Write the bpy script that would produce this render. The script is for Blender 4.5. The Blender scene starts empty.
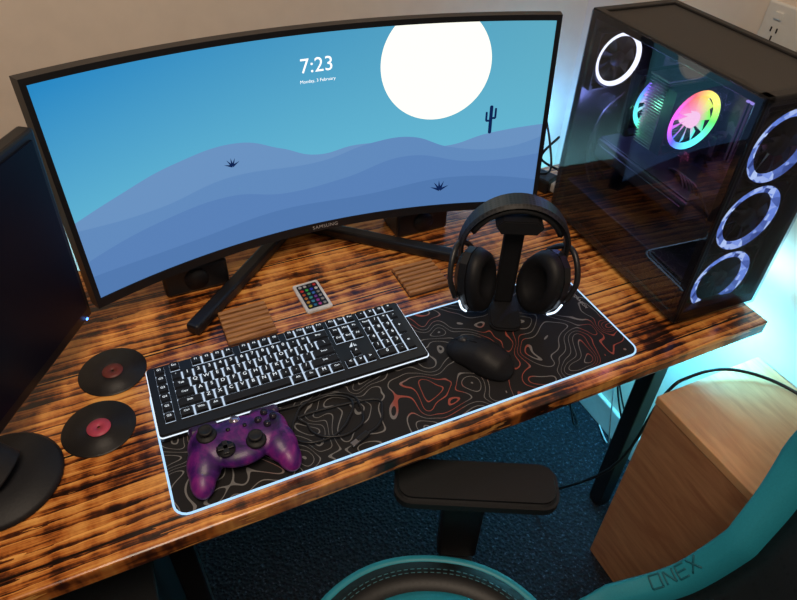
import bpy, bmesh, math, random
import numpy as np
from mathutils import Matrix, Vector, Euler
random.seed(3)
col=bpy.context.scene.collection
bpy.context.scene.view_settings.view_transform='Standard'
D=.75
# ---------------------------------------------------------------- materials
def newmat(name):
    m=bpy.data.materials.new(name);m.use_nodes=True;nt=m.node_tree;nt.nodes.clear()
    return m,nt
def N(nt,typ,ins=None,**pr):
    n=nt.nodes.new(typ)
    for k,v in pr.items(): setattr(n,k,v)
    for k,v in (ins or {}).items():
        s=n.inputs[k]
        if isinstance(v,bpy.types.NodeSocket): nt.links.new(v,s)
        elif isinstance(v,bpy.types.Node): nt.links.new(v.outputs[0],s)
        else:
            if isinstance(v,(tuple,list)) and len(v)==3 and s.type=='RGBA': v=(*v,1)
            s.default_value=v
    return n
def out(nt,s): 
    o=nt.nodes.new('ShaderNodeOutputMaterial');nt.links.new(s.outputs[0] if isinstance(s,bpy.types.Node) else s,o.inputs[0])
def ramp(nt,fac,stops):
    r=N(nt,'ShaderNodeValToRGB',{0:fac});e=r.color_ramp.elements
    while len(e)<len(stops): e.new(.5)
    for el,(p,c) in zip(e,stops): el.position=p;el.color=(*c,1)
    return r
def plain(name,c,rough=.5,metal=0,em=None,es=0,var=.15,scale=60,bump=0,coat=0):
    m,nt=newmat(name)
    tc=N(nt,'ShaderNodeTexCoord');no=N(nt,'ShaderNodeTexNoise',{0:tc.outputs['Object'],'Scale':scale,'Detail':3})
    lo=tuple(x*(1-var) for x in c);hi=tuple(min(1,x*(1+var)) for x in c)
    r=ramp(nt,no.outputs[0],[(.3,lo),(.7,hi)])
    p=N(nt,'ShaderNodeBsdfPrincipled',{'Base Color':r.outputs[0],'Roughness':rough,'Metallic':metal,'Coat Weight':coat})
    if em: p.inputs['Emission Color'].default_value=(*em,1);p.inputs['Emission Strength'].default_value=es
    if bump:
        b=N(nt,'ShaderNodeBump',{'Height':no.outputs[0],'Strength':bump,'Distance':.002});nt.links.new(b.outputs[0],p.inputs['Normal'])
    out(nt,p);return m
def emit(name,c,s):
    m,nt=newmat(name);out(nt,N(nt,'ShaderNodeEmission',{0:c,1:s}));return m

BLK=plain('black_plastic',(.008,.008,.010),.4)
BLKG=plain('black_gloss',(.006,.006,.008),.25)
BLKM=plain('black_matte',(.006,.006,.008),.6,bump=.12,scale=300)
BLKD=plain('fan_black',(.004,.004,.005),.6)
GRY=plain('dark_grey',(.04,.04,.045),.45)
METAL=plain('painted_steel',(.012,.012,.014),.4,.3)
def wood_desk():
    m,nt=newmat('scorched_wood')
    tc=N(nt,'ShaderNodeTexCoord').outputs['Object']
    m1=N(nt,'ShaderNodeMapping',{0:tc,3:(.9,28,1)});n1=N(nt,'ShaderNodeTexNoise',{0:m1.outputs[0],'Scale':1.8,'Detail':7,'Roughness':.72,'Distortion':.1})
    m2=N(nt,'ShaderNodeMapping',{0:tc,3:(6,4.5,1)});n2=N(nt,'ShaderNodeTexNoise',{0:m2.outputs[0],'Scale':1.5,'Detail':5,'Roughness':.7})
    m3=N(nt,'ShaderNodeMapping',{0:tc,3:(2.5,150,1)});n3=N(nt,'ShaderNodeTexNoise',{0:m3.outputs[0],'Scale':2,'Detail':5,'Roughness':.75})
    m4=N(nt,'ShaderNodeMapping',{0:tc,3:(26,2.5,1)});n4=N(nt,'ShaderNodeTexNoise',{0:m4.outputs[0],'Scale':1.2,'Detail':2})
    wv=N(nt,'ShaderNodeTexWave',{0:N(nt,'ShaderNodeMapping',{0:tc,3:(.10,1,1)}).outputs[0],'Scale':19,'Distortion':8,'Detail':4,'Detail Scale':1.6,'Detail Roughness':.65},bands_direction='Y',wave_profile='SAW')
    a=N(nt,'ShaderNodeMath',{0:n1.outputs[0],1:.34},operation='MULTIPLY')
    b=N(nt,'ShaderNodeMath',{0:n2.outputs[0],1:.34,2:a},operation='MULTIPLY_ADD')
    c=N(nt,'ShaderNodeMath',{0:n3.outputs[0],1:.21,2:b},operation='MULTIPLY_ADD')
    c2=N(nt,'ShaderNodeMath',{0:n4.outputs[0],1:.13,2:c},operation='MULTIPLY_ADD')
    d=N(nt,'ShaderNodeMath',{0:wv.outputs['Fac'],1:.10,2:c2},operation='MULTIPLY_ADD')
    r=ramp(nt,d,[(.480,(.012,.004,.002)),(.518,(.10,.024,.007)),(.555,(.52,.15,.026)),(.64,(1,.48,.12))])
    sy=N(nt,'ShaderNodeSeparateXYZ',{0:tc});q=N(nt,'ShaderNodeMath',{0:N(nt,'ShaderNodeMath',{0:sy.outputs['Y'],1:1/.163},operation='MULTIPLY')},operation='FRACT')
    s=N(nt,'ShaderNodeMath',{0:q,1:.022},operation='LESS_THAN')
    mx=N(nt,'ShaderNodeMix',{0:s.outputs[0],6:r.outputs[0],7:(.010,.004,.002,1)},data_type='RGBA')
    bu=N(nt,'ShaderNodeBump',{'Height':d,'Strength':.15,'Distance':.002})
    out(nt,N(nt,'ShaderNodeBsdfPrincipled',{'Base Color':mx.outputs[2],'Roughness':.32,'Normal':bu.outputs[0],'Coat Weight':.6,'Coat Roughness':.15}));return m
WOODD=wood_desk()
def wood_light(name,c1,c2,sc=(1,1,22)):
    m,nt=newmat(name)
    tc=N(nt,'ShaderNodeTexCoord').outputs['Object']
    mp=N(nt,'ShaderNodeMapping',{0:tc,3:sc});n=N(nt,'ShaderNodeTexNoise',{0:mp.outputs[0],'Scale':3,'Detail':6,'Roughness':.65,'Distortion':.8})
    r=ramp(nt,n.outputs[0],[(.36,c1),(.64,c2)])
    out(nt,N(nt,'ShaderNodeBsdfPrincipled',{'Base Color':r.outputs[0],'Roughness':.5}));return m
# ---------------------------------------------------------------- geometry
class B:
    def __init__(s): s.bm=bmesh.new()
    def merge(s,t,M=None,mi=0,smooth=False):
        if M is not None: bmesh.ops.transform(t,matrix=M,verts=t.verts)
        for f in t.faces: f.material_index=mi;f.smooth=smooth
        me=bpy.data.meshes.new('t');t.to_mesh(me);t.free();s.bm.from_mesh(me);bpy.data.meshes.remove(me);return s
    def box(s,c,z,bev=0,mi=0,M=None,seg=2):
        t=bmesh.new();bmesh.ops.create_cube(t,size=1)
        bmesh.ops.scale(t,vec=z,verts=t.verts)
        if bev: bmesh.ops.bevel(t,geom=t.edges[:],offset=min(bev,min(z)*.49),segments=seg,profile=.5,affect='EDGES')
        bmesh.ops.translate(t,vec=c,verts=t.verts);return s.merge(t,M,mi,False)
    def cyl(s,c,r,h,mi=0,seg=32,r2=None,M=None,bev=0,axis='Z'):
        t=bmesh.new();bmesh.ops.create_cone(t,cap_ends=True,segments=seg,radius1=r,radius2=r if r2 is None else r2,depth=h)
        if bev:
            ed=[e for e in t.edges if len(e.link_faces)==2 and any(len(f.verts)>4 for f in e.link_faces)]
            bmesh.ops.bevel(t,geom=ed,offset=bev,segments=2,affect='EDGES')
        R={'Z':Matrix(),'X':Matrix.Rotation(math.pi/2,4,'Y'),'Y':Matrix.Rotation(math.pi/2,4,'X')}[axis]
        MM=Matrix.Translation(c)@R
        if M is not None: MM=M@MM
        return s.merge(t,MM,mi,seg>12)
    def raw(s,vs,fs,mi=0,smooth=False,M=None):
        t=bmesh.new();v=[t.verts.new(p) for p in vs]
        for f in fs:
            try: t.faces.new([v[i] for i in f])
            except ValueError: pass
        bmesh.ops.recalc_face_normals(t,faces=t.faces)
        return s.merge(t,M,mi,smooth)
    def lathe(s,prof,seg=40,mi=0,M=None,smooth=True):
        vs=[];fs=[];n=len(prof)
        for i in range(seg):
            a=2*math.pi*i/seg
            for r,z in prof: vs.append((r*math.cos(a),r*math.sin(a),z))
        for i in range(seg):
            for j in range(n-1):
                a=i*n+j;b=((i+1)%seg)*n+j;fs.append((a,b,b+1,a+1))
        t=bmesh.new();v=[t.verts.new(p) for p in vs]
        for f in fs: t.faces.new([v[i] for i in f])
        bmesh.ops.remove_doubles(t,verts=t.verts,dist=1e-6)
        bmesh.ops.recalc_face_normals(t,faces=t.faces)
        return s.merge(t,M,mi,smooth)
    def prism(s,pts,z0,z1,bev=0,mi=0,M=None,seg=2,smooth=False):
        t=bmesh.new();f=t.faces.new([t.verts.new((x,y,z0)) for x,y in pts])
        r=bmesh.ops.extrude_face_region(t,geom=[f]);vv=[g for g in r['geom'] if isinstance(g,bmesh.types.BMVert)]
        bmesh.ops.translate(t,vec=(0,0,z1-z0),verts=vv)
        bmesh.ops.recalc_face_normals(t,faces=t.faces)
        if bev:
            ed=[e for e in t.edges if all(len(f.verts)==4 for f in e.link_faces)==False]
            bmesh.ops.bevel(t,geom=ed,offset=bev,segments=seg,affect='EDGES')
        return s.merge(t,M,mi,smooth)
    def tube(s,pts,r,mi=0,seg=8,closed=False,M=None,smoothpath=True,flat=1.0):
        P=[Vector(p) for p in pts]
        if smoothpath and len(P)>2:
            Q=[];n=len(P)
            rng=range(n) if closed else range(n-1)
            for i in rng:
                p0=P[(i-1)%n] if closed or i>0 else P[0];p1=P[i];p2=P[(i+1)%n];p3=P[(i+2)%n] if closed or i+2<n else P[-1]
                for k in range(6):
                    u=k/6;Q.append(.5*((2*p1)+(p2-p0)*u+(2*p0-5*p1+4*p2-p3)*u*u+(3*p1-p0-3*p2+p3)*u**3))
            if not closed: Q.append(P[-1])
            P=Q
        n=len(P);vs=[];fs=[];up=Vector((0,0,1))
        rr=r if callable(r) else (lambda u:r)
        prev=None
        for i in range(n):
            t=(P[(i+1)%n]-P[i-1]) if closed else (P[min(i+1,n-1)]-P[max(i-1,0)])
            t.normalize()
            if prev is None:
                a=t.cross(up)
                if a.length<.05: a=t.cross(Vector((1,0,0)))
            else: a=prev-t*prev.dot(t)
            a.normalize();prev=a.copy();b=t.cross(a);q=rr(i/max(1,n-1))
            for k in range(seg):
                w=2*math.pi*k/seg;vs.append(P[i]+a*math.cos(w)*q+b*math.sin(w)*q*flat)
        m=n if closed else n-1
        for i in range(m):
            for k in range(seg):
                a=i*seg+k;b=i*seg+(k+1)%seg;c=((i+1)%n)*seg;fs.append((a,b,c+(k+1)%seg,c+k))
        if not closed: fs+= [tuple(range(seg)),tuple(range((n-1)*seg,n*seg))]
        return s.raw(vs,fs,mi,True,M)
    def obj(s,name,mats,loc=(0,0,0),rot=(0,0,0),parent=None,**pr):
        me=bpy.data.meshes.new(name);s.bm.to_mesh(me);s.bm.free()
        for m in (mats if isinstance(mats,list) else [mats]): me.materials.append(m)
        o=bpy.data.objects.new(name,me);col.objects.link(o);o.location=loc;o.rotation_euler=rot
        if parent: o.parent=parent
        for k,v in pr.items(): o[k]=v
        return o
def root(name,label,cat,loc=(0,0,0),rot=(0,0,0),**pr):
    o=bpy.data.objects.new(name,None);col.objects.link(o);o.location=loc;o.rotation_euler=rot;o.empty_display_size=.05
    o['label']=label;o['category']=cat
    for k,v in pr.items(): o[k]=v
    return o
def textgeo(body,size,ax='CENTER',space=1.0,outline=0):
    c=bpy.data.curves.new('t','FONT');c.body=body;c.size=size;c.align_x=ax;c.align_y='CENTER';c.space_character=space;c.resolution_u=3
    if outline: c.fill_mode='NONE';c.bevel_depth=outline;c.bevel_resolution=1
    o=bpy.data.objects.new('t',c);col.objects.link(o)
    bpy.context.view_layer.update()
    me=o.evaluated_get(bpy.context.evaluated_depsgraph_get()).to_mesh()
    vs=[tuple(v.co) for v in me.vertices];fs=[tuple(p.vertices) for p in me.polygons]
    bpy.data.objects.remove(o);bpy.data.curves.remove(c);return vs,fs
def rrect(w,h,r,n=5,cx=0,cy=0):
    o=[]
    for sx,sy,a0 in [(1,1,0),(-1,1,90),(-1,-1,180),(1,-1,270)]:
        for k in range(n+1):
            a=math.radians(a0+90*k/n);o.append((cx+sx*(w/2-r)+r*math.cos(a),cy+sy*(h/2-r)+r*math.sin(a)))
    return o
def blob(name,parts,vox,mats,parent=None,smooth=6,**k):
    b=B()
    for c,r,e in parts:
        t=bmesh.new();bmesh.ops.create_icosphere(t,subdivisions=4,radius=1)
        b.merge(t,Matrix.Translation(c)@Euler(e).to_matrix().to_4x4()@Matrix.Diagonal((*r,1)))
    o=b.obj(name,mats,parent=parent,**k)
    md=o.modifiers.new('r','REMESH');md.mode='VOXEL';md.voxel_size=vox;md.use_smooth_shade=True
    ms=o.modifiers.new('s','SMOOTH');ms.iterations=smooth;ms.factor=.5
    bpy.context.view_layer.update()
    me=bpy.data.meshes.new_from_object(o.evaluated_get(bpy.context.evaluated_depsgraph_get()))
    o.modifiers.clear();o.data=me
    for p in me.polygons: p.use_smooth=True
    return o
def light(typ,loc,power,color=(1,1,1),size=.1,rot=(0,0,0),sy=None,name='lamp'):
    l=bpy.data.lights.new(name,typ);l.energy=power;l.color=color
    if typ=='AREA':
        l.size=size
        if sy: l.shape='RECTANGLE';l.size_y=sy
    else: l.shadow_soft_size=size
    o=bpy.data.objects.new(name,l);col.objects.link(o);o.location=loc;o.rotation_euler=rot;return o
# ---------------------------------------------------------------- camera
camd=bpy.data.cameras.new('camera');cam=bpy.data.objects.new('camera',camd);col.objects.link(cam)
cam.location=(.0612,-.5329,1.5533);cam.rotation_euler=(.8534,-.0286,-.4294);camd.sensor_width=36;camd.lens=641*36/797;camd.clip_start=.01
bpy.context.scene.camera=cam
# ---------------------------------------------------------------- room
m,nt=newmat('carpet')
tc=N(nt,'ShaderNodeTexCoord').outputs['Object'];n=N(nt,'ShaderNodeTexNoise',{0:tc,'Scale':110,'Detail':4,'Roughness':.7});n2=N(nt,'ShaderNodeTexVoronoi',{0:tc,'Scale':110})
r=ramp(nt,n.outputs[0],[(.38,(.002,.003,.007)),(.58,(.007,.010,.020)),(.70,(.10,.12,.17))])
bu=N(nt,'ShaderNodeBump',{'Height':n2.outputs[0],'Strength':.8,'Distance':.01})
out(nt,N(nt,'ShaderNodeBsdfPrincipled',{'Base Color':r.outputs[0],'Roughness':.95,'Normal':bu.outputs[0]}));CARP=m
WALL=plain('wall_paint',(.74,.65,.56),.75,var=.03,scale=25,bump=.12)
WHITE=plain('white_paint',(.7,.7,.68),.5,var=.03)
B().box((.2,-.7,-.02),(3.4,3.2,.04)).obj('floor',CARP,kind='structure')
B().box((.2,.80,1.3),(3.4,.06,2.6)).obj('wall_back',WALL,kind='structure')
B().box((1.21,-.765,1.3),(.06,3.07,2.6)).obj('wall_right',WALL,kind='structure')
B().box((1.172,-.76,.05),(.014,3.0,.1),.004).obj('baseboard_right',WHITE,kind='structure')
B().box((-.2,.763,.05),(2.7,.014,.1),.004).obj('baseboard_back',WHITE,kind='structure')
so_=root('power_socket','white double power socket on the wall','power socket',(1.18,.225,1.190))
B().box((-.005,0,0),(.010,.12,.075),.003).obj('cover_plate',WHITE,parent=so_)
for s in (-1,1):
    B().box((-.0115,s*.03,.018),(.004,.016,.012),.001).obj('switch',WHITE,parent=so_)
    B().box((-.0104,s*.03-.006,-.006),(.001,.0025,.008)).box((-.0104,s*.03+.006,-.006),(.001,.0025,.008)).box((-.0104,s*.03,-.02),(.001,.0025,.008)).obj('socket_slot',BLK,parent=so_)
# ---------------------------------------------------------------- desk
desk=root('desk','scorched orange brown wooden desk with black metal legs','desk',(0,0,0))
B().box((.319,.295,.735),(1.53,.65,.03),.003).obj('desktop',WOODD,parent=desk)
for x in (1.005,-.02):
    b=B()
    b.box((x,.10,.355),(.040,.040,.70),.003).box((x,.295,.695),(.04,.54,.04),.003)
    b.cyl((x,.10,.006),.02,.012)
    b.box((x,.54,.355),(.03,.03,.70),.003)
    b.obj('leg',METAL,parent=desk)
B().box((.505,.54,.695),(1.0,.04,.04),.003).obj('crossbar',METAL,parent=desk)
bx=root('storage_box','black storage box standing under the desk','storage box',(-.17,.13,.001))
B().box((0,0,.26),(.20,.30,.50),.006).obj('body',BLK,parent=bx)
B().box((0,0,.518),(.206,.306,.014),.004).obj('lid',BLKM,parent=bx)
# ---------------------------------------------------------------- mat
def topo():
    m,nt=newmat('contour_fabric')
    tc=N(nt,'ShaderNodeTexCoord').outputs['Object']
    no=N(nt,'ShaderNodeTexNoise',{0:tc,'Scale':12,'Detail':1.0,'Roughness':.4,'Distortion':.4})
    f=N(nt,'ShaderNodeMath',{0:no.outputs[0],1:15},operation='MULTIPLY');g=N(nt,'ShaderNodeMath',{0:f},operation='FRACT')
    s=N(nt,'ShaderNodeMath',{0:g,1:.5},operation='SUBTRACT');a=N(nt,'ShaderNodeMath',{0:s},operation='ABSOLUTE')
    l=N(nt,'ShaderNodeMath',{0:a,1:.06},operation='LESS_THAN')
    n2=N(nt,'ShaderNodeTexNoise',{0:tc,'Scale':8,'Detail':0})
    lc=ramp(nt,n2.outputs[0],[(.42,(.18,.18,.185)),(.56,(.21,.20,.20)),(.61,(.32,.07,.05)),(.70,(.36,.075,.05))])
    mx=N(nt,'ShaderNodeMix',{0:l.outputs[0],6:(.006,.005,.006,1),7:lc.outputs[0]},data_type='RGBA')
    out(nt,N(nt,'ShaderNodeBsdfPrincipled',{'Base Color':mx.outputs[2],'Roughness':.75}));return m
dm=root('desk_mat','black cloth desk mat with contour line print and glowing edge','desk mat',(.4,.122,.75))
B().prism(rrect(.80,.244,.02),0.0005,.0035).obj('cloth',topo(),parent=dm)
B().tube([(x,y,.003) for x,y in rrect(.80,.244,.02)],.0017,closed=True,smoothpath=False).obj('light_edge',emit('edge_glow',(.42,.68,1),1.2),parent=dm,label='glowing pale blue edge strip')
vs,fs=textgeo('REDRAGON',.0085,space=1.1)
B().raw([(.384+y,.035-x,.0037) for x,y,z in vs],fs).obj('logo_text',plain('print_white',(.5,.5,.5),.6),parent=dm)
# ---------------------------------------------------------------- curved monitor
MP=dict(x=.384,y=.470,z=.824,yaw=-.022,ti=.075,H=.377,half=.425,R=1.0)
mon=root('curved_monitor','large black curved widescreen monitor showing blue desert wallpaper','monitor',(MP['x'],MP['y'],D),(0,0,MP['yaw']))
S=math.asin(MP['half']/MP['R'])
def ms(u,v,d=0):
    th=u*S;R=MP['R']-d;ct,st=math.cos(MP['ti']),math.sin(MP['ti'])
    x=R*math.sin(th);y=-(MP['R']-R*math.cos(th)) ;h=v*MP['H']
    return (x,y*ct+h*st,(MP['z']-D)+h*ct-y*st*1.0)
def patch(b,u0,u1,v0,v1,d0,d1,n=48,mi=0):
    vs=[];fs=[]
    for i in range(n+1):
        u=u0+(u1-u0)*i/n
        vs+= [ms(u,v0,d1),ms(u,v1,d1),ms(u,v1,d0),ms(u,v0,d0)]
    for i in range(n):
        for k in range(4): fs.append((4*i+k,4*i+(k+1)%4,4*i+4+(k+1)%4,4*i+4+k))
    fs+=[(0,1,2,3),(4*n,4*n+1,4*n+2,4*n+3)]
    b.raw(vs,fs,mi,False)
b=B();patch(b,-1,1,0,1,-.022,0)
patch(b,-1,1,0,.045,0,.003);patch(b,-1,1,.975,1,0,.003)
patch(b,-1,-.98,.045,.975,0,.003,2);patch(b,.98,1,.045,.975,0,.003,2)
patch(b,-.6,.6,.15,.85,-.05,-.022)
b.obj('housing',BLK,parent=mon)
def screenmat():
    m,nt=newmat('desert_display')
    uv=N(nt,'ShaderNodeUVMap').outputs[0];sx=N(nt,'ShaderNodeSeparateXYZ',{0:uv});U,V=sx.outputs[0],sx.outputs[1]
    sky=N(nt,'ShaderNodeMix',{0:U,6:(.018,.24,.55,1),7:(.11,.40,.54,1)},data_type='RGBA').outputs[2]
    lf=ramp(nt,V,[(.35,(.9,.9,.9)),(1,(0,0,0))]).outputs[0]
    sky=N(nt,'ShaderNodeMix',{0:lf,6:sky,7:(.13,.48,.66,1)},data_type='RGBA').outputs[2]
    du=N(nt,'ShaderNodeMath',{0:U,1:.758},operation='SUBTRACT');du=N(nt,'ShaderNodeMath',{0:du,1:.878*.98/(.377*.93)},operation='MULTIPLY')
    dv=N(nt,'ShaderNodeMath',{0:V,1:.803},operation='SUBTRACT')
    d2=N(nt,'ShaderNodeMath',{0:N(nt,'ShaderNodeMath',{0:du,1:du},operation='MULTIPLY'),1:N(nt,'ShaderNodeMath',{0:dv,1:dv},operation='MULTIPLY')},operation='ADD')
    mo=N(nt,'ShaderNodeMath',{0:d2,1:.288**2},operation='LESS_THAN')
    c=N(nt,'ShaderNodeMix',{0:mo.outputs[0],6:sky,7:(1.1,1.1,.98,1)},data_type='RGBA').outputs[2]
    layers=[([(0,.40),(.08,.45),(.2,.52),(.33,.545),(.42,.47),(.5,.40),(.58,.42),(.65,.41),(.78,.36),(.88,.42),(1,.47)],(.145,.29,.54)),
            ([(0,.36),(.15,.33),(.3,.38),(.5,.36),(.62,.42),(.70,.43),(.8,.35),(.9,.33),(1,.40)],(.12,.255,.51)),
            ([(0,.20),(.15,.26),(.3,.28),(.42,.22),(.55,.24),(.7,.32),(.85,.26),(1,.30)],(.10,.22,.48)),
            ([(0,.12),(.2,.10),(.4,.13),(.6,.12),(.8,.17),(1,.14)],(.082,.19,.43))]
    for pts,cc in layers:
        fc=N(nt,'ShaderNodeFloatCurve',{1:U});cv=fc.mapping.curves[0]
        cv.points[0].location=pts[0];cv.points[1].location=pts[-1]
        for p in pts[1:-1]: cv.points.new(*p)
        fc.mapping.update()
        k=N(nt,'ShaderNodeMath',{0:V,1:fc.outputs[0]},operation='LESS_THAN')
        c=N(nt,'ShaderNodeMix',{0:k.outputs[0],6:c,7:(*cc,1)},data_type='RGBA').outputs[2]
    e=N(nt,'ShaderNodeEmission',{0:c,1:1.0})
    g=N(nt,'ShaderNodeBsdfGlossy',{0:(.02,.02,.02),'Roughness':.3})
    out(nt,N(nt,'ShaderNodeAddShader',{0:e,1:g}));return m
n=48;vs=[];fs=[];uvs=[]
for i in range(n+1):
    for v in (.045,.975): vs.append(ms(-.98+1.96*i/n,v,.0012));uvs.append((i/n,0 if v<.5 else 1))
me=bpy.data.meshes.new('screen');me.from_pydata(vs,[],[(2*i,2*i+2,2*i+3,2*i+1) for i in range(n)])
uvl=me.uv_layers.new(name='UVMap')
for l in me.loops: uvl.data[l.index].uv=uvs[l.vertex_index]
me.materials.append(screenmat());so=bpy.data.objects.new('screen',me);col.objects.link(so);so.parent=mon;so['label']='lit screen with blue dunes and white moon'
def onscreen(name,geo,u,v,mat,d=.002,sc=1):
    vs,fs=geo
    B().raw([ms(u+x*sc/(MP['R']*S),v+y*sc/MP['H'],d) for x,y,z in vs],fs).obj(name,mat,parent=mon)
WT=emit('white_glow',(1,1,1),1.2);NAVY=emit('navy_print',(.005,.02,.10),.8)
onscreen('clock_text',textgeo('7:23',.034,space=1.02),.018,.838,WT)
onscreen('date_text',textgeo('Monday, 3 February',.0078),.018,.772,WT)
onscreen('brand_text',textgeo('SAMSUNG',.0105,space=1.12),.0,.022,plain('print_grey',(.5,.5,.51),.5),d=.0034)
def poly(pl): 
    vs=[];fs=[]
    for p in pl:
        fs.append(tuple(range(len(vs),len(vs)+len(p))));vs+=[(x,y,0) for x,y in p]
    return vs,fs
def plant(s): 
    P=[]
    for a in (160,125,95,65,25):
        c,q=math.cos(math.radians(a)),math.sin(math.radians(a));P.append([(-q*.0028*s,c*.0028*s),(c*.018*s,q*.018*s),(q*.0028*s,-c*.0028*s)])
    return poly(P)
cact=poly([rrect(.0065,.055,.003,cy=.0275),rrect(.004,.018,.0019,cx=-.0085,cy=.034),rrect(.009,.004,.0019,cx=-.005,cy=.0255),rrect(.004,.020,.0019,cx=.0085,cy=.040),rrect(.009,.004,.0019,cx=.005,cy=.0305)])
onscreen('cactus_image',cact,.752,.435,NAVY);onscreen('plant_image',plant(.85),-.365,.45,NAVY);onscreen('plant_image',plant(1.15),.54,.135,NAVY)
b=B()
ca,sa=math.cos(-MP['yaw']),math.sin(-MP['yaw'])
def wl(x,y):
    x-=MP['x'];y-=MP['y'];return (x*ca-y*sa,x*sa+y*ca)
apex=wl(.355,.60)
for tip in (wl(.098,.354),wl(.622,.362)):
    dx,dy=tip[0]-apex[0],tip[1]-apex[1];L=math.hypot(dx,dy)
    M=Matrix.Translation((apex[0]+dx/2,apex[1]+dy/2,.014))@Matrix.Rotation(math.atan2(dy,dx),4,'Z')
    b.box((0,0,0),(L+.02,.026,.022),.005,M=M)
b.box((apex[0],apex[1],.014),(.08,.06,.026),.005)
b.box((apex[0],apex[1],.15),(.06,.035,.26),.008)
b.box((apex[0],apex[1]-.03,.25),(.09,.07,.09),.006)
b.obj('stand',BLK,parent=mon)
# ---------------------------------------------------------------- second monitor
a=math.atan2(-.203,-.131)
m2=root('flat_monitor','black flat monitor with dark screen on round foot','monitor',(-.056,.380,D),(0,0,a+math.pi))
MT=Matrix.Translation((.006,0,.075))@Matrix.Rotation(math.radians(3),4,'X')@Matrix.Translation((0,0,-.09))
b=B().box((-.265,.012,.255),(.53,.022,.335),.004,M=MT)
b.box((-.265,.03,.25),(.3,.03,.2),.01,M=MT)
b.obj('housing',BLK,parent=m2)
m,nt=newmat('dark_display');tcn=N(nt,'ShaderNodeTexCoord').outputs['Object'];no=N(nt,'ShaderNodeTexNoise',{0:tcn,'Scale':2})
out(nt,N(nt,'ShaderNodeBsdfPrincipled',{'Base Color':ramp(nt,no.outputs[0],[(.3,(.002,.004,.012)),(.7,(.005,.009,.026))]).outputs[0],'Roughness':.35,'Specular IOR Level':.15}))
B().box((-.265,0,.26),(.505,.003,.30),M=MT).obj('screen',m,parent=m2)
b=B()
b.lathe([(0,0.0005),(.082,.0005),(.084,.004),(.078,.010),(.045,.018),(0,.020)],M=Matrix.Translation((-.274,.012,.0)))
b.tube([(-.270,-.006,.026),(-.272,.010,.045),(-.275,.036,.075),(-.277,.056,.115),(-.277,.056,.17),(-.274,.045,.22)],lambda u:.034-.010*u,seg=20,flat=.5)
b.obj('stand',BLKM,parent=m2)
B().box((-.02,-.0015,.094),(.004,.002,.003),M=MT).obj('power_light',emit('led_blue',(.1,.3,1),4),parent=m2)
# ---------------------------------------------------------------- PC tower
PW,PD,PH=.188,.421,.443
pc=root('computer_tower','black computer tower with glass side and glowing rainbow fans','computer',(.8973,.0273,D),(0,0,-.0489))
z0=.012
b=B()
b.box((PW/2,PD/2,z0+.008),(PW,PD,.016),.003)
b.box((PW-.003,PD/2,PH/2+.006),(.006,PD,PH-.014),.002)
b.box((PW/2,PD-.003,PH/2+.006),(PW,.006,PH-.014),.002)
b.box((.006,.010,PH/2+.006),(.012,.020,PH-.014),.002).box((.006,PD-.008,PH/2+.006),(.012,.016,PH-.014),.002)
b.box((PW-.006,.010,PH/2+.006),(.012,.020,PH-.014),.002)
b.box((PW/2,.010,PH-.008),(PW,.020,.016),.002).box((PW/2,PD-.01,PH-.006),(PW,.02,.012),.002)
b.box((.008,PD/2,PH-.008),(.016,PD,.016),.002).box((PW-.008,PD/2,PH-.008),(.016,PD,.016),.002)
b.box((PW/2,.010,z0+.012),(PW,.020,.024),.002)
for x in (.03,PW-.03):
    for y in (.04,PD-.05): b.box((x,y,.006),(.03,.03,.012),.002)
b.obj('frame',BLK,parent=pc)
def mesh_panel(name,c1,c2,sc):
    m,nt=newmat(name);tc=N(nt,'ShaderNodeTexCoord').outputs['Object']
    v=N(nt,'ShaderNodeTexVoronoi',{0:tc,'Scale':sc,'Randomness':.0});r=ramp(nt,v.outputs[0],[(.3,c1),(.5,c2)])
    out(nt,N(nt,'ShaderNodeBsdfPrincipled',{'Base Color':r.outputs[0],'Roughness':.5}));return m
B().box((PW/2,PD/2,PH-.007),(PW-.028,PD-.036,.006),.001).obj('top_vent',mesh_panel('vent',(.006,.006,.006),(.05,.045,.042),300),parent=pc)
def glass(name,tint,gl=1.0,base=.035):
    m,nt=newmat(name)
    lw=N(nt,'ShaderNodeLayerWeight',{0:.5});p5=N(nt,'ShaderNodeMath',{0:lw.outputs['Facing'],1:5.0},operation='POWER');f=N(nt,'ShaderNodeMath',{0:p5,1:.9,2:base},operation='MULTIPLY_ADD')
    t=N(nt,'ShaderNodeBsdfTransparent',{0:tint});g=N(nt,'ShaderNodeBsdfGlossy',{0:(gl,gl,gl),'Roughness':.01})
    out(nt,N(nt,'ShaderNodeMixShader',{0:f.outputs[0],1:t,2:g}));return m
B().box((-.002,PD/2,PH/2+.006),(.004,PD-.006,PH-.016),.001).obj('side_glass',glass('smoked_glass',(.72,.72,.76),.95,.055),parent=pc,label='smoked glass side panel')
B().box((PW/2,-.003,PH/2+.004),(PW-.004,.004,PH-.02),.001).obj('front_glass',glass('smoked_front',(.78,.79,.85),.3),parent=pc,label='smoked front panel')
B().box((PW/2,PD/2,.055),(PW-.014,PD-.05,.085),.003).obj('power_supply_cover',BLKD,parent=pc)
m,nt=newmat('circuit_board');tcn=N(nt,'ShaderNodeTexCoord').outputs['Object'];no=N(nt,'ShaderNodeTexVoronoi',{0:tcn,'Scale':60,'Randomness':1})
out(nt,N(nt,'ShaderNodeBsdfPrincipled',{'Base Color':ramp(nt,no.outputs['Color'],[(.3,(.004,.004,.007)),(.8,(.08,.08,.11))]).outputs[0],'Roughness':.4}));PCB=m
SIL=plain('grey_metal',(.25,.25,.28),.3,.8)
b=B().box((PW-.016,.27,.265),(.004,.25,.30),.0)
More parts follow.
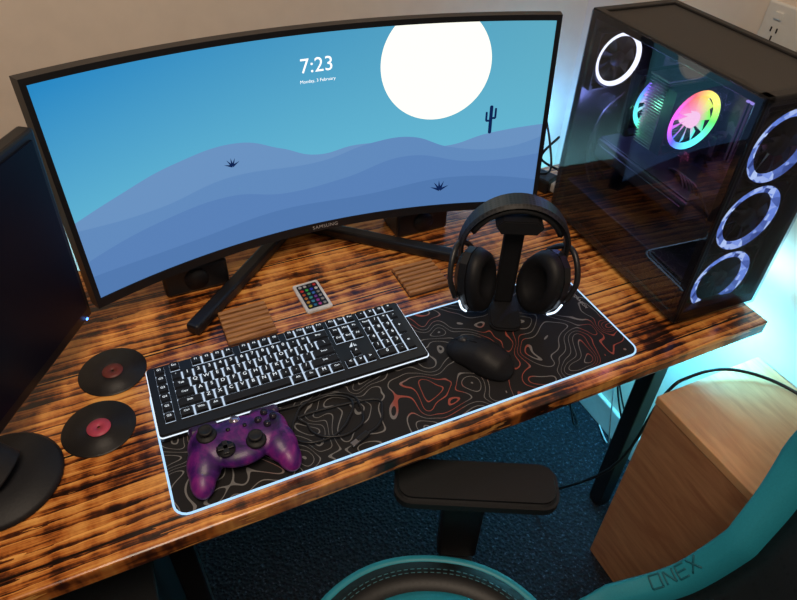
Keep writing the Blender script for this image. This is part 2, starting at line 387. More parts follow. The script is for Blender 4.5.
for y,z,sy,sz in [(.34,.36,.05,.06),(.28,.235,.06,.03),(.2,.25,.04,.04),(.345,.30,.02,.11),(.30,.15,.09,.03),(.2,.14,.05,.03)]: b.box((PW-.026,y,z),(.02,sy,sz),.002)
for k in range(6): b.box((PW-.02,.18+.03*k,.40),(.012,.010,.012),.001,mi=1)
b.obj('motherboard',[PCB,SIL],parent=pc)
VIO=emit('violet_bar',(.45,.35,1),1.4)
for i in range(4): B().box((PW-.035,.110+i*.009,.305),(.035,.006,.11),.001).box((PW-.035,.110+i*.009,.3615),(.035,.006,.003),mi=1).obj('memory_stick',[GRY,VIO],parent=pc)
def rainbow(name,s,off=0.,R=.056,cen=(1,.35,.6)):
    m,nt=newmat(name);tc=N(nt,'ShaderNodeTexCoord').outputs['Object'];sp=N(nt,'ShaderNodeSeparateXYZ',{0:tc})
    a=N(nt,'ShaderNodeMath',{0:sp.outputs['X'],1:sp.outputs['Z']},operation='ARCTAN2')
    h=N(nt,'ShaderNodeMath',{0:N(nt,'ShaderNodeMath',{0:a,1:1/(2*math.pi),2:.5+off},operation='MULTIPLY_ADD')},operation='FRACT')
    c=N(nt,'ShaderNodeCombineColor',{0:h.outputs[0],1:.88,2:1.0},mode='HSV')
    ln=N(nt,'ShaderNodeVectorMath',{0:tc},operation='LENGTH')
    k=N(nt,'ShaderNodeMapRange',{0:ln.outputs['Value'],1:R*.2,2:R*.75,3:1,4:0})
    mx=N(nt,'ShaderNodeMix',{0:k.outputs[0],6:c.outputs[0],7:(*cen,1)},data_type='RGBA')
    out(nt,N(nt,'ShaderNodeEmission',{0:mx.outputs[2],1:s}));return m
RB=rainbow('rainbow_led',3.0,.55);RBB=rainbow('rainbow_blade',2.1,.55)
def iced():
    m,nt=newmat('frosted_led');tc=N(nt,'ShaderNodeTexCoord').outputs['Object']
    v=N(nt,'ShaderNodeTexVoronoi',{0:tc,'Scale':80},feature='F1');r=ramp(nt,v.outputs['Color'],[(.2,(.04,.07,.24)),(.5,(.18,.30,.80)),(.9,(.60,.74,1))])
    out(nt,N(nt,'ShaderNodeEmission',{0:r.outputs[0],1:1.4}));return m
ICE=iced()
def fan(parent,loc,R,ledm,bladem,ringw=.006,seg=48,nb=9,wide=1.0,br=.82,hubm=None,name='fan'):
    f=bpy.data.objects.new(name,None);col.objects.link(f);f.parent=parent;f.location=loc
    b=B();RX=Matrix.Rotation(math.pi/2,4,'X')
    b.lathe([(R*1.0,-.012),(R*1.06,-.012),(R*1.06,.012),(R*1.0,.012),(R*1.0,-.012)],M=RX)
    for s in (-1,1):
        b.box((s*R*1.04,0,0),(.003,.024,R*2.10));b.box((0,0,s*R*1.04),(R*2.10,.024,.003))
        for q in (-1,1): b.box((s*R*.96,0,q*R*.96),(R*.18,.022,R*.18),.003)
    b.obj('fan_frame',BLKD,parent=f)
    b=B()
    b.lathe([(R*.99-ringw,.010),(R*.99,.0125),(R*.99,.006),(R*.99-ringw,.006),(R*.99-ringw,.010)],seg=seg,M=RX,smooth=False)
    b.obj('light_ring',ledm,parent=f)
    b=B();b.cyl((0,0,0),R*.27,.02,axis='Y',mi=1)
    for k in range(nb):
        M=Matrix.Rotation(k*2*math.pi/nb,4,'Y')
        b.raw([(R*.25,-.007,-.004*wide),(R*br,-.007,-R*.12*wide),(R*br,.007,R*.30*wide),(R*.25,.006,R*.14*wide)],[(0,1,2,3)],M=M)
    b.obj('fan_blade',[bladem,hubm or bladem],parent=f)
    return f
WR=emit('white_violet_led',(.80,.84,1),2.8)
fan(pc,(.062,PD-.020,.350),.052,WR,BLKD,ringw=.007)
for i in range(3): fan(pc,(PW/2-.002,.026,.080+i*.133),.063,ICE,BLKD,ringw=.013)
ck=bpy.data.objects.new('processor_cooler',None);col.objects.link(ck);ck.parent=pc;ck.location=(.098,.250,.305)
b=B()
for i in range(24): b.box((0,0,-.062+i*.0053),(.112,.046,.0010))
b.box((0,0,.066),(.114,.05,.004),.001)
for x in (-.035,-.012,.012,.035): b.cyl((x,0,0),.003,.135)
b.obj('heat_sink',plain('aluminium',(.40,.40,.43),.3,.6),parent=ck)
fan(ck,(0,-.040,0),.056,RB,RBB,ringw=.010,nb=11,wide=1.0,br=.81,hubm=emit('pink_hub',(1,.6,.8),2.0))
fan(ck,(-.012,.042,0),.056,rainbow('green_led',3.0,.3),rainbow('green_blade',2.1,.3),ringw=.010,nb=11,wide=1.0,br=.81)
b=B().box((.095,.235,.180),(.11,.27,.040),.006);b.box((.038,.235,.180),(.003,.25,.020),.001,mi=1)
for y in (.15,.235,.32): b.cyl((.095,y,.158),.036,.006,mi=0)
b.box((.095,.235,.202),(.10,.26,.003),.001,mi=1)
b.obj('graphics_card',[GRY,plain('card_metal',(.09,.09,.11),.35,.6)],parent=pc)
for i in range(5): B().tube([(.15,.12,.12),(.10-.005*i,.09+.008*i,.16),(.07,.12+.01*i,.22),(.09,.17+.01*i,.205)],.0025).obj('cable',GRY,parent=pc)
for i in range(4): B().tube([(.16,.09,.36),(.12,.075+.006*i,.38),(.13,.070+.006*i,.25),(.15,.08,.11)],.0022).obj('cable',GRY,parent=pc)
for i in range(3): B().tube([(.04+.02*i,.36,.10),(.03+.01*i,.38,.16),(.05,.385,.24),(.10,.39,.28)],.0022).obj('cable',GRY,parent=pc)
light('POINT',(.935,.14,1.13),.35,(.35,.35,1),.02,name='case_light')
light('POINT',(.955,.40,1.02),.60,(.28,.35,1),.02,name='case_rear_light')
light('POINT',(.920,.290,1.06),.15,(.2,1,.5),.01,name='case_green_light')
light('POINT',(.940,.170,1.02),.10,(1,.2,.5),.01,name='case_pink_light')
# ---------------------------------------------------------------- keyboard
kb=root('keyboard','full size black keyboard with white backlit keys','keyboard',(.224,.198,.7575),(math.radians(1.5),0,-.008))
KW,KD=.442,.142
b=B().prism(rrect(KW,KD,.006),.001,.017,.002)
b.box((0,KD/2-.006,.006),(KW-.02,.01,.008),.002)
b.obj('case',BLK,parent=kb)
u_=.01757;uy=.0194
x0=-KW/2+.011;ytop=KD/2-.0125
GL=emit('backlight',(.78,.88,1),1.2)
PL=plain('plate',(.01,.01,.012),.5,em=(.65,.8,1),es=.85)
b=B()
def plate(a,c,y0,y1):
    X0,X1=x0+a*u_,x0+c*u_;Y0,Y1=ytop-y0*uy+uy/2,ytop-y1*uy-uy/2
    b.box(((X0+X1)/2,(Y0+Y1)/2,.0171),(X1-X0-.0024,abs(Y1-Y0)-.0024,.0006))
mx=1.35
plate(0,1,.15,5.15);plate(mx,mx+15,1.15,5.15);plate(mx,mx+1,0,0);plate(mx+2,mx+6,0,0);plate(mx+6.5,mx+10.5,0,0);plate(mx+11,mx+15,0,0);plate(mx+15.25,mx+18.25,0,0)
plate(mx+15.25,mx+18.25,1.15,2.15);plate(mx+16.25,mx+17.25,4.15,4.15);plate(mx+15.25,mx+18.25,5.15,5.15);plate(mx+18.5,mx+22.5,1.15,5.15);plate(mx+18.5,mx+22.5,0,0)
b.obj('backlight_plate',PL,parent=kb,label='glowing backlight between the keys')
B().tube([(x,y,.0125) for x,y in rrect(KW+.001,KD+.001,.006)],.0011,closed=True,smoothpath=False).obj('light_rim',GL,parent=kb)
lx,ly=x0+(mx+16.75)*u_,ytop-3.15*uy
B().raw([(lx+x,ly+y,.0178) for x,y in [(-.007,-.004),(-.001,-.004),(.001,.006),(.0015,-.004),(.004,-.004),(.0025,.004),(.0045,-.004),(.0065,-.004),(.005,.001)]],[(0,1,2),(3,4,5),(6,7,8)]).obj('logo',emit('logo_glow',(.8,.9,1),.9),parent=kb)
KEY=plain('keycap_black',(.006,.006,.008),.5);LEG=emit('legend_glow',(.85,.93,1),1.2)
keys=[]
def row(y,x,items):
    for it in items:
        if isinstance(it,(int,float)): x+=it;continue
        l,w=it if isinstance(it,tuple) else (it,1)
        keys.append((x+w/2,y,w,1,l));x+=w
row(0,mx,['Esc',1]+['F1','F2','F3','F4',.5,'F5','F6','F7','F8',.5,'F9','F10','F11','F12',.25,'Prt','Scr','Pau',.25,'-','x','o','+'])
row(1.15,mx,list('`1234567890-=')+[('Bksp',2),.25,'Ins','Hm','Pu',.25,'Num','/','*','-'])
row(2.15,mx,[('Tab',1.5)]+list('QWERTYUIOP[]')+[('\\',1.5),.25,'Del','End','Pd',.25,'7','8','9'])
row(3.15,mx,[('Caps',1.75)]+list("ASDFGHJKL;'")+[('Enter',2.25),3.5,'4','5','6'])
row(4.15,mx,[('Shift',2.25)]+list('ZXCVBNM,./')+[('Shift',2.75),1.25,'^',1.25,'1','2','3'])
row(5.15,mx,[('Ctrl',1.25),('Win',1.25),('Alt',1.25),('',6.25),('Alt',1.25),('Fn',1.25),('M',1.25),('Ctrl',1.25),.25,'<','v','>',.25,('0',2),'.'])
keys.append((mx+18.5+3.5,2.65,1,2,'+'));keys.append((mx+18.5+3.5,4.65,1,2,'='))
for i,l in enumerate(['G1','G2','G3','G4','G5','G6']): keys.append((.5,i*1.0+.15,1,1,l))
cache={}
def kgeo(b,w,h,l,ox=0,oy=0):
    W,H=w*u_-.0027,h*uy-.0030
    B0=[(-W/2,-H/2,.0178),(W/2,-H/2,.0178),(W/2,H/2,.0178),(-W/2,H/2,.0178)]
    i=.0018
    T=[(-W/2+i,-H/2+i,.0225),(W/2-i,-H/2+i,.0225),(W/2-i,H/2-i,.0232),(-W/2+i,H/2-i,.0232)]
    b.raw([(x+ox,y+oy,z) for x,y,z in B0+T],[(0,1,2,3),(4,5,6,7),(0,1,5,4),(1,2,6,5),(2,3,7,6),(3,0,4,7)])
    if l:
        if l not in cache: cache[l]=textgeo(l,.0090 if len(l)==1 else (.0058 if len(l)<4 else .0050))
        vs,fs=cache[l]
        b.raw([(x+ox,y+oy+.0006,.0234) for x,y,z in vs],fs,mi=1)
extra=B()
for i,(kx,ky,w,h,l) in enumerate(keys):
    X=x0+kx*u_;Y=ytop-ky*uy
    if i<99:
        b=B();kgeo(b,w,h,l);b.obj('keycap',[KEY,LEG],(X,Y,0),parent=kb)
    else: kgeo(extra,w,h,l,X,Y)
extra.obj('keycap',[KEY,LEG],parent=kb,kind='stuff')
# ---------------------------------------------------------------- controller
def purple():
    m,nt=newmat('galaxy_purple');tc=N(nt,'ShaderNodeTexCoord').outputs['Object']
    n=N(nt,'ShaderNodeTexNoise',{0:tc,'Scale':24,'Detail':6,'Roughness':.62,'Distortion':.6})
    r=ramp(nt,n.outputs[0],[(.36,(.010,.003,.050)),(.48,(.060,.007,.15)),(.57,(.15,.010,.20)),(.70,(.30,.025,.25))])
    out(nt,N(nt,'ShaderNodeBsdfPrincipled',{'Base Color':r.outputs[0],'Roughness':.42,'Coat Weight':.1}));return m
PUR=purple()
gc=root('game_controller','purple galaxy patterned wired game controller','game controller',(.107,.062,.7545),(0,0,-.04))
blob('shell',[((0,.012,.026),(.058,.036,.019),(.1,0,0)),((-.038,.010,.027),(.035,.037,.020),(.15,.0,0)),((.038,.010,.027),(.035,.037,.020),(.15,0,0)),
 ((-.054,-.012,.023),(.0245,.036,.019),(.25,0,-.24)),((.054,-.012,.023),(.0245,.036,.019),(.25,0,.24)),
 ((-.0605,-.033,.018),(.0180,.028,.0155),(.3,0,-.16)),((.0605,-.033,.018),(.0180,.028,.0155),(.3,0,.16)),
 ((0,-.008,.026),(.042,.027,.016),(0,0,0))],.0018,[PUR],parent=gc,smooth=6)
DP=plain('dark_purple',(.03,.008,.06),.3)
for s in (-1,1): B().box((s*.045,.044,.028),(.044,.018,.014),.006).obj('bumper',DP,parent=gc)
for s in (-1,1): B().box((s*.05,.052,.016),(.026,.018,.018),.006).obj('trigger',BLK,parent=gc)
def stick(x,y,z):
    B().lathe([(0,.0),(.014,0),(.0145,.003),(.012,.0045),(.006,.005),(.006,.010),(.0098,.011),(.0105,.014),(.009,.0155),(.0065,.0145),(0,.014)],M=Matrix.Translation((x,y,z))).obj('thumbstick',BLKM,parent=gc)
stick(-.042,.018,.0447);stick(.022,-.012,.0405)
b=B().cyl((-.021,-.012,.0425),.0135,.004,bev=.001).box((-.021,-.012,.0455),(.023,.0078,.005),.001).box((-.021,-.012,.0455),(.0078,.023,.005),.001)
b.obj('direction_pad',BLK,parent=gc)
BT=plain('button',(.02,.015,.03),.2)
for dx,dy in [(0,-.011),(.011,0),(-.011,0),(0,.011)]:
    B().cyl((.043+dx,.018+dy,.0478),.0054,.006,bev=.0012,seg=20).obj('button',BT,parent=gc)
B().cyl((0,.034,.0428),.0075,.004,bev=.001).obj('home_button',plain('silver',(.5,.45,.6),.2,.8),parent=gc)
for x in (-.012,.012): B().cyl((x,.018,.0450),.003,.003,seg=16).obj('menu_button',BLK,parent=gc)
pts=[(0,.055,.02),(.05,.060,.008)]
for k in range(23):
    a=1.6-k*.52;rr=.052+.010*math.sin(k*1.13);pts.append((.118+rr*1.15*math.cos(a)+.0016*k,.018+rr*.72*math.sin(a)+.004,.003+.0012*(k%4)))
pts+= [(.215,.03,.003),(.220,.000,.003),(.205,-.022,.003),(.185,-.030,.003)]
B().tube(pts,.0019).obj('cable',BLK,parent=gc)
B().box((0,0,0),(.022,.010,.006),.002,M=Matrix.Translation((.175,-.034,.004))@Matrix.Rotation(.4,4,'Z')).box((0,0,0),(.012,.008,.004),.0005,mi=1,M=Matrix.Translation((.160,-.0405,.004))@Matrix.Rotation(.4,4,'Z')).obj('plug',[BLK,SIL],parent=gc)
# ---------------------------------------------------------------- mouse
ms_=root('mouse','black ergonomic computer mouse','mouse',(.527,.094,.7545),(0,0,math.radians(29)))
ny,na=36,28;vs=[];fs=[]
for j in range(ny+1):
    t=-1+2*j/ny;t=math.sin(t*math.pi/2)
    y=.063*t
    env=(1-abs(t)**2.6)**(1/2.6) if abs(t)<1 else 0
    W=(.0335-.0025*math.exp(-((y-.012)/.018)**2))*env
    Hh=float(np.interp(y,[-.063,-.045,-.02,0,.025,.045,.063],[.012,.031,.040,.039,.031,.022,.012]))*(.25+.75*min(1,env*1.25))*(1 if env>0 else 0)
    for i in range(na+1):
        a=math.pi*i/na;c,s=math.cos(a),math.sin(a)
        vs.append((W*math.copysign(abs(c)**.75,c),y,Hh*abs(s)**.8))
for j in range(ny):
    for i in range(na): a=j*(na+1)+i;fs.append((a,a+1,a+na+2,a+na+1))
    fs.append((j*(na+1),j*(na+1)+na,(j+1)*(na+1)+na,(j+1)*(na+1)))
B().raw(vs,fs,smooth=True).obj('shell',BLKM,parent=ms_)
B().cyl((0,.036,.0215),.009,.007,axis='X',seg=24).obj('scroll_wheel',GRY,parent=ms_)
B().tube([(0,.060,.0125),(0,.047,.0208),(0,.025,.0312),(0,.010,.0362)],.0006).obj('seam',BLKG,parent=ms_)
# ---------------------------------------------------------------- headset + stand
hx,hy=.628,.180;hyaw=-.46
st=root('headset_stand','black headphone stand with flat foot','headphone stand',(hx,hy,.7542),(0,0,hyaw))
B().prism(rrect(.058,.10,.018),0,.008,.003).obj('base',BLKM,parent=st)
B().box((0,.03,.103),(.036,.016,.192),.006).obj('column',BLKM,parent=st)
b=B();pts=[(-.030,.186),(.030,.186),(.040,.200),(.028,.212),(-.028,.212),(-.040,.200)]
b.prism([(x,z) for x,z in pts],-.03,.03,.002,M=Matrix.Translation((0,.018,0))@Matrix.Rotation(math.pi/2,4,'X'))
b.obj('cradle',BLKM,parent=st)
hs=root('headset','black over ear gaming headset with padded headband','headset',(hx,hy,.7542),(0,0,hyaw))
AX,AZ,ACZ=.087,.090,.140
arc=[];
for k in range(33):
    a=math.pi*(-.08+1.16*k/32);arc.append((AX*math.cos(a),.018,ACZ+AZ*math.sin(a),a))
def bandgeo(w,t,off,a0=0,a1=32):
    vs=[];fs=[];A=arc[a0:a1+1];n=len(A)
    for k,(x,y,z,a) in enumerate(A):
        nx,nz=math.cos(a),math.sin(a);tp=.62+.38*math.sin(max(0,min(math.pi,a)));w2=w*tp
        for dy,dr in [(-w2/2,off),(-w2/2+.007,off+t),(w2/2-.007,off+t),(w2/2,off),(w2/2-.006,off-t),(-w2/2+.006,off-t)]:
            vs.append((x+nx*dr,y+dy,z+nz*dr))
    for k in range(n-1):
        for j in range(6): fs.append((6*k+j,6*k+(j+1)%6,6*k+6+(j+1)%6,6*k+6+j))
    fs+=[tuple(range(6)),tuple(range(6*n-6,6*n))];return vs,fs
BANDT=mesh_panel('headband_texture',(.002,.002,.003),(.020,.020,.022),160)
B().raw(*bandgeo(.048,.0048,.005),smooth=False).obj('headband',BANDT,parent=hs)
B().raw(*bandgeo(.044,.0055,-.005,6,26),smooth=True).obj('headband_pad',BLKM,parent=hs)
CG=emit('cup_glow',(.7,.84,1),1.8);FR=plain('frame_grey',(.022,.022,.025),.35,.2)
for s in (-1,1):
    cup=bpy.data.objects.new('ear_cup',None);col.objects.link(cup);cup.parent=hs;cup.location=(s*.058,-.002,.080);cup.rotation_euler=(math.radians(14),s*.16,s*.50);cup.scale=(1.15,1.15,1.15)
    RY=Matrix.Rotation(s*math.pi/2,4,'Y')@Matrix.Diagonal((1.28,.92,1,1))
    B().lathe([(0,.028),(.024,.028),(.036,.022),(.0465,.012),(.047,0),(.036,-.003),(0,-.003)],seg=14,M=RY,smooth=False).obj('cup_shell',BLK,parent=cup)
    B().lathe([(.0,-.006),(.018,-.006),(.024,-.014),(.033,-.019),(.042,-.015),(.0465,-.002),(.021,-.002)],M=RY).obj('cushion',BLKM,parent=cup)
    B().tube([(s*.010,-.0345,-.040),(s*.010,-.0435,-.022),(s*.010,-.0455,-.002)],.0016).obj('light_strip',CG,parent=cup)
    B().tube([(s*.018,-.042,.0),(s*.023,-.036,.035),(s*.025,-.010,.060),(s*.025,.014,.062),(s*.023,.036,.035),(s*.018,.042,0)],.0045).obj('yoke',FR,parent=cup)
# ---------------------------------------------------------------- remote
rm=root('remote_control','small white remote control with coloured round buttons','remote control',(.317,.364,.7502),(0,0,.04))
B().prism(rrect(.051,.084,.004),0,.006,.001).obj('body',plain('white_plastic',(.75,.73,.70),.4),parent=rm)
B().prism(rrect(.040,.070,.003),.0061,.0066).obj('face',BLK,parent=rm)
cols=[(.5,.5,.5),(.5,.5,.5),(.05,.05,.05),(.6,.02,.02),(.7,.03,.02),(.03,.45,.06),(.02,.05,.6),(.7,.7,.7),(.6,.1,.02),(.1,.5,.2),(.05,.2,.6),(.3,.3,.3),(.6,.2,.03),(.05,.4,.4),(.2,.05,.4),(.3,.3,.3),(.6,.3,.05),(.05,.3,.5),(.35,.05,.4),(.3,.3,.3),(.6,.5,.05),(.03,.2,.4),(.5,.05,.3),(.3,.3,.3)]
for i,c in enumerate(cols):
    B().cyl((-.0142+(i%4)*.0095,.0285-(i//4)*.0114,.0072),.0034,.0014,seg=16).obj('button',plain('key_%d'%i,c,.4),parent=rm)
# ---------------------------------------------------------------- record coasters
m,nt=newmat('grooved_vinyl');tc=N(nt,'ShaderNodeTexCoord').outputs['Object'];wv=N(nt,'ShaderNodeTexWave',{0:tc,'Scale':160},wave_type='RINGS',rings_direction='Z')
out(nt,N(nt,'ShaderNodeBsdfPrincipled',{'Base Color':ramp(nt,wv.outputs['Fac'],[(0,(.006,.005,.005)),(1,(.02,.017,.016))]).outputs[0],'Roughness':.4,'Normal':N(nt,'ShaderNodeBump',{'Height':wv.outputs['Fac'],'Strength':.4,'Distance':.001}).outputs[0]}));VIN=m
for (x,y),c,l,lr in [((-.048,.313),(.16,.03,.025),'black record shaped coaster with dark red label',.0165),((-.080,.200),(.50,.06,.11),'black record shaped coaster with pink label',.0175)]:
    c_=root('coaster',l,'coaster',(x,y,.7502),group='record shaped coasters')
    B().lathe([(.002,0),(.053,0),(.054,.0015),(.053,.003),(.021,.0028),(.002,.0028),(.002,0)],seg=64).obj('disc',VIN,parent=c_)
    B().lathe([(.0022,.0029),(lr,.0029),(lr,.0034),(.0022,.0034),(.0022,.0029)]).obj('paper_label',plain('label',c,.5),parent=c_)
# ---------------------------------------------------------------- speakers, pads
for x,y in ((.125,.505),(.605,.515)):
    sp=root('speaker','small black desktop speaker under the curved monitor','speaker',(x,y,.7503),(0,0,0),group='desktop speakers')
    B().box((0,0,.03),(.12,.08,.06),.006).obj('body',BLK,parent=sp)
    B().cyl((0,-.041,.03),.022,.004,axis='Y').obj('grille',BLKM,parent=sp)
RIB=wood_light('ribbed_wood',(.26,.10,.032),(.62,.30,.11),(3,60,1));RIB_SHADE=wood_light('ribbed_wood_gap_shade',(.03,.01,.004),(.09,.03,.01),(3,60,1))  # dark copy for the base slab: shade between the ribs painted as colour
for x,y in ((.185,.338),(.532,.335)):
    t=root('wooden_pad','thin ribbed wooden pad beside the monitor foot','wooden pad',(x,y,.7503),(0,0,0),group='ribbed wooden pads')
    b=B().box((0,0,.002),(.088,.088,.004),.001,mi=1)
    for i in range(7): b.box((0,-.038+i*.0127,.006),(.087,.0085,.009),.002)
    b.obj('ribs',[RIB,RIB_SHADE],parent=t)
# ---------------------------------------------------------------- cabinet
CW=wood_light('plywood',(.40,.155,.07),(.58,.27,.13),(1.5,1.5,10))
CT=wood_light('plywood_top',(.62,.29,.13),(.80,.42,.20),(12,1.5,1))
cb=root('wooden_cabinet','plain orange brown plywood storage box with flat top','cabinet',(1.025,-.13,0.001),(0,0,0))
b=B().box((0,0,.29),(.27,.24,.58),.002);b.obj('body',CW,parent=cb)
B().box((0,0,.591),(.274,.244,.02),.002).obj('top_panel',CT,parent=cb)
# ---------------------------------------------------------------- chair
TEAL=plain('teal_leather',(.024,.31,.42),.45,bump=.05,scale=350,var=.05)
m,nt=newmat('black_leather');tc=N(nt,'ShaderNodeTexCoord').outputs['Object']
v1=N(nt,'ShaderNodeTexNoise',{0:tc,'Scale':350,'Detail':2});v2=N(nt,'ShaderNodeTexVoronoi',{0:tc,'Scale':90,'Randomness':.1})
r=ramp(nt,v2.outputs[0],[(.15,(.002,.002,.002)),(.3,(.008,.008,.009))])
out(nt,N(nt,'ShaderNodeBsdfPrincipled',{'Base Color':r.outputs[0],'Roughness':.5,'Normal':N(nt,'ShaderNodeBump',{'Height':v1.outputs[0],'Strength':.08,'Distance':.002}).outputs[0]}));LEA=m
ch=root('gaming_chair','black and teal gaming chair with padded armrests','chair',(.255,-.275,0.001),(0,0,math.radians(-116.8)))
def sup(a,r,n=2.2):
    c,s=math.cos(a),math.sin(a);k=(abs(c)**n+abs(s)**n)**(-1/n);return (r*k*c,r*k*s+.012)
def ringsurf(b,prof,mi,seg=64,closed=True):
    vs=[];fs=[];n=len(prof)
    for i in range(seg):
        for r,z in prof:
            x,y=sup(2*math.pi*i/seg,r);vs.append((x,y,z))
    for i in range(seg):
        for j in range(n if closed else n-1):
            a=i*n+j;b_=i*n+(j+1)%n;c=((i+1)%seg)*n;fs.append((a,c+j,c+(j+1)%n,b_))
    if not closed: fs+=[tuple(i*n for i in range(seg)),tuple(i*n+n-1 for i in range(seg))]
    b.raw(vs,fs,mi,True)
b=B();ringsurf(b,[(.16,.40),(.20,.41),(.212,.44),(.214,.48),(.18,.49),(.13,.485)],0,closed=False);b.obj('seat',LEA,parent=ch)
b=B();ringsurf(b,[(.15,.47),(.210,.47),(.216,.495),(.205,.520),(.178,.526),(.158,.522),(.145,.50)],0);b.obj('seat_bolster',LEA,parent=ch)
b=B();ringsurf(b,[(.213+.009*math.cos(q),.506+.012*math.sin(q)) for q in [i*math.pi/4 for i in range(8)]],0)
b.obj('teal_trim',TEAL,parent=ch)
ST=plain('stitch_thread',(.10,.26,.30),.6)
b=B()
for rr in (.190,.184):
    for k in range(110):
        a0,a1=2*math.pi*k/110,2*math.pi*(k+.6)/110
        p,q=sup(a0,rr),sup(a1,rr);b.tube([(p[0],p[1],.5262),(q[0],q[1],.5262)],.0007,seg=4)
b.obj('stitching',ST,parent=ch,kind='stuff')
b=B();ringsurf(b,[(.135,.48),(.158,.505),(.154,.524),(.13,.531),(.04,.522)],0,closed=False);b.obj('seat_insert',TEAL,parent=ch)
PR=[Vector(p).to_3d() for p in [(.26,.40),(.332,.448),(.442,.538),(.514,.70),(.54,.78),(.553,.845),(.585,1.0),(.63,1.15),(.66,1.28)]]
Q=[]
for i in range(len(PR)-1):
    p0=PR[max(i-1,0)];p1=PR[i];p2=PR[i+1];p3=PR[min(i+2,len(PR)-1)]
    for k in range(8):
        t=k/8;Q.append(.5*((2*p1)+(p2-p0)*t+(2*p0-5*p1+4*p2-p3)*t*t+(3*p1-p0-3*p2+p3)*t**3))
Q.append(PR[-1])
AL=[0]
for i in range(1,len(Q)): AL.append(AL[-1]+(Q[i]-Q[i-1]).length)
def bk(x,l,z):
    l=max(0,min(AL[-1]-1e-4,l));pb=lambda q:(float(np.interp(q,AL,[p.x for p in Q])),float(np.interp(q,AL,[p.y for p in Q])))
    a,b_=pb(max(0,l-.03)),pb(min(AL[-1],l+.03));tx,tz=b_[0]-a[0],b_[1]-a[1];L=math.hypot(tx,tz);c=pb(l)
    return (x,c[0]-z*tz/L,c[1]+z*tx/L)
WT_=[(0,.17),(.087,.195),(.23,.20),(.36,.205),(.45,.235),(.52,.258),(.62,.265),(.72,.24),(.80,.19),(.87,.165),(.94,.12)]
def Wd(h): return float(np.interp(h,[p[0] for p in WT_],[p[1] for p in WT_]))
LM=AL[-1]
def backpart(name,a0,a1,h0,h1,mat,zf,zb=-.045,na=10,nh=80,puff=.0,par=None):
    vs=[];fs=[]
    def P(i,j,front):
        a=a0+(a1-a0)*i/na;h=h0+(h1-h0)*j/nh;e=min(1,min(i,na-i)/2.0)
        z=(.055*abs(a)**2.2+zf+puff*math.sin(math.pi*i/na)-.012*(1-e)) if front else zb*(.4+.6*e)+.04*abs(a)**2.2
        return bk(a*Wd(h),h,z)
    for f in (True,False):
        for i in range(na+1):
            for j in range(nh+1): vs.append(P(i,j,f))
    K=(na+1)*(nh+1);id=lambda i,j,f:(0 if f else K)+i*(nh+1)+j
    for f in (True,False):
        for i in range(na):
            for j in range(nh): fs.append((id(i,j,f),id(i+1,j,f),id(i+1,j+1,f),id(i,j+1,f)))
    for i in range(na):
        for j in (0,nh): fs.append((id(i,j,True),id(i+1,j,True),id(i+1,j,False),id(i,j,False)))
    for j in range(nh):
        for i in (0,na): fs.append((id(i,j,True),id(i,j+1,True),id(i,j+1,False),id(i,j,False)))
    return B().raw(vs,fs,smooth=True).obj(name,mat,parent=ch)
backpart('backrest',-.84,.84,0,LM,LEA,.0,puff=.02)
for s in (-1,1): backpart('backrest_wing',s*.80,s*1.0,0,LM,TEAL,.010,puff=.005)
def strokes():
    L=[];w,h=.020,.018;g=.0285;x=-.053
    L.append([(x,0),(x+w,0)]);L.append([(x,h),(x+w,h)]);L.append([(x,0),(x,h)]);L.append([(x+w,0),(x+w,h)]);x+=g
    L.append([(x,0),(x,h)]);L.append([(x,h),(x+w,0)]);L.append([(x+w,0),(x+w,h)]);x+=g
    for yy in (0,h/2,h): L.append([(x,yy),(x+w,yy)])
    L.append([(x,0),(x,h)]);x+=g
    L.append([(x,0),(x+w,h)]);L.append([(x,h),(x+w,0)])
    return L
b=B();lc=.225
for (x,y),(x2,y2) in strokes():
    P=[]
    for k in range(7):
        X=x+(x2-x)*k/6;Y=y+(y2-y)*k/6;l=lc+X*1.1;W=Wd(l);a=.902+(Y-.009)/W
        t=(a-.80)/.20;e=min(1,min(t,1-t)*5)
        z=.055*a**2.2+.010+.005*math.sin(math.pi*t)-.012*(1-e)
        P.append(bk(-a*W,l,z+.0010))
    b.tube(P,.0017,smoothpath=False,seg=6)
b.obj('logo_text',plain('logo_dark',(.012,.14,.19),.5),parent=ch)
for s in (-1,1):
    arm=bpy.data.objects.new('armrest',None);col.objects.link(arm);arm.parent=ch;arm.location=(s*.272,.072,0)
    B().prism(rrect(.085,.265,.03),.632,.662,.008,seg=3).obj('arm_pad',BLKM,parent=arm)
    B().box((0,-.015,.54),(.035,.07,.19),.006).box((-s*.08,-.015,.43),(.18,.06,.02),.004).obj('arm_support',BLK,parent=arm)
b=B().cyl((0,0,.25),.03,.30).cyl((0,0,.38),.05,.05).box((0,0,.405),(.2,.26,.02),.004).box((0,.17,.405),(.05,.25,.02),.004)
b.obj('gas_lift',BLK,parent=ch)
b=B();b.cyl((0,0,.10),.045,.06)
for k in range(5):
    M=Matrix.Rotation(k*2*math.pi/5+.3,4,'Z');b.box((.15,0,.085),(.28,.045,.03),.008,M=M)
b.obj('star_base',BLK,parent=ch)
for k in range(5):
    a=k*2*math.pi/5+.3
    B().cyl((0,-.014,0),.028,.018,axis='Y',bev=.004).cyl((0,.014,0),.028,.018,axis='Y',bev=.004).cyl((0,0,.03),.006,.04).obj('caster',BLK,(.28*math.cos(a),.28*math.sin(a),.0285),(0,0,a+.6),parent=ch)
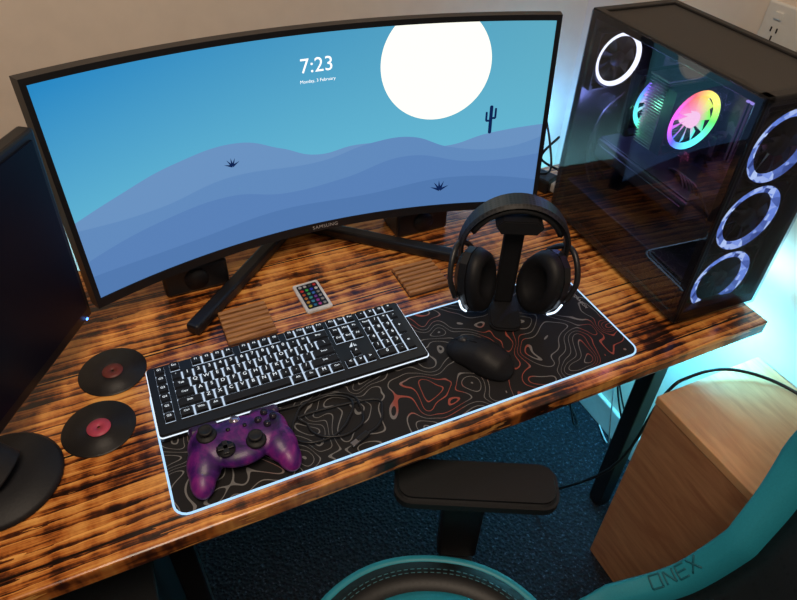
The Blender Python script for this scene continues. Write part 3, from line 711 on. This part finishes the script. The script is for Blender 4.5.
# ---------------------------------------------------------------- cables
WC=plain('white_cable',(.6,.6,.62),.4)
o=B().tube([(.72,.25,.006),(.82,.18,.02),(.895,.03,.30),(.925,.003,.57),(.97,-.004,.618),(1.05,-.02,.622),(1.12,-.07,.612),(1.155,-.15,.607),(1.150,-.22,.607)],.0035).obj('cable',BLK)
o['label']='black power cable draped over the wooden cabinet';o['category']='cable'
for pts,r_,mt,lb in [([(.99,.26,.67),(1.03,.23,.45),(1.06,.20,.22),(1.12,.22,.04),(1.16,.30,.01)],.0022,WC,'thin white cable'),
                  ([(.96,.20,.67),(1.00,.17,.40),(1.06,.13,.20),(1.12,.16,.14),(1.14,.26,.22),(1.10,.33,.45),(1.06,.36,.67)],.0025,BLK,'thin black cable'),
                  ([(.90,.30,.67),(.95,.28,.35),(1.02,.28,.12),(1.10,.33,.02),(1.14,.45,.01)],.0025,BLK,'thin black cable')]:
    B().tube(pts,r_).obj('hanging_cable',mt,parent=desk,label=lb)
pa=root('power_adapter','small black power adapter with tangled cables','power adapter',(.955,.545,.7503),(0,0,.4))
B().box((0,0,.017),(.05,.07,.034),.006).obj('body',BLK,parent=pa)
B().box((0,-.045,.017),(.028,.02,.022),.004).obj('plug',WHITE,parent=pa)
B().tube([(0,.035,.017),(.03,.05,.03),(.07,.03,.07),(.05,.0,.11),(.02,.02,.06),(.06,-.03,.02),(.02,-.06,.008)],.003).obj('cable',BLK,parent=pa)
B().tube([(.01,.03,.03),(.02,.03,.08),(-.02,.02,.12),(-.04,.0,.06),(0,-.02,.05),(.03,.01,.10),(.05,.05,.16)],.0028).obj('cable',BLK,parent=pa)
B().tube([(-.01,.035,.02),(.0,.06,.06),(.02,.07,.13),(.06,.06,.20)],.0022).obj('cable',WC,parent=pa)
B().tube([(-.02,.035,.02),(-.03,.06,.08),(.0,.07,.15),(.03,.06,.22)],.0022).obj('cable',WC,parent=pa)
# ---------------------------------------------------------------- lights
w=bpy.data.worlds.new('world');bpy.context.scene.world=w;w.use_nodes=True;w.node_tree.nodes['Background'].inputs[0].default_value=(.8,.73,.68,1);w.node_tree.nodes['Background'].inputs[1].default_value=.06
light('AREA',(-.05,-.6,2.5),21,(1,.80,.61),.8,(math.radians(26),0,0),name='ceiling_lamp')
light('AREA',(.45,.66,.70),1.6,(.3,.78,1),1.2,(math.radians(60),0,0),sy=.02,name='desk_strip_light')
light('AREA',(.98,.66,.80),1.2,(.12,.45,1),.25,(math.radians(100),0,0),sy=.02,name='corner_strip_light')
light('AREA',(1.06,.28,.67),8.0,(.10,.66,1),.02,(0,math.radians(-36),0),sy=.55,name='end_strip_light')
light('AREA',(1.115,.20,.80),.7,(.30,.80,1),.02,(0,math.radians(-80),0),sy=.4,name='tower_strip_light')
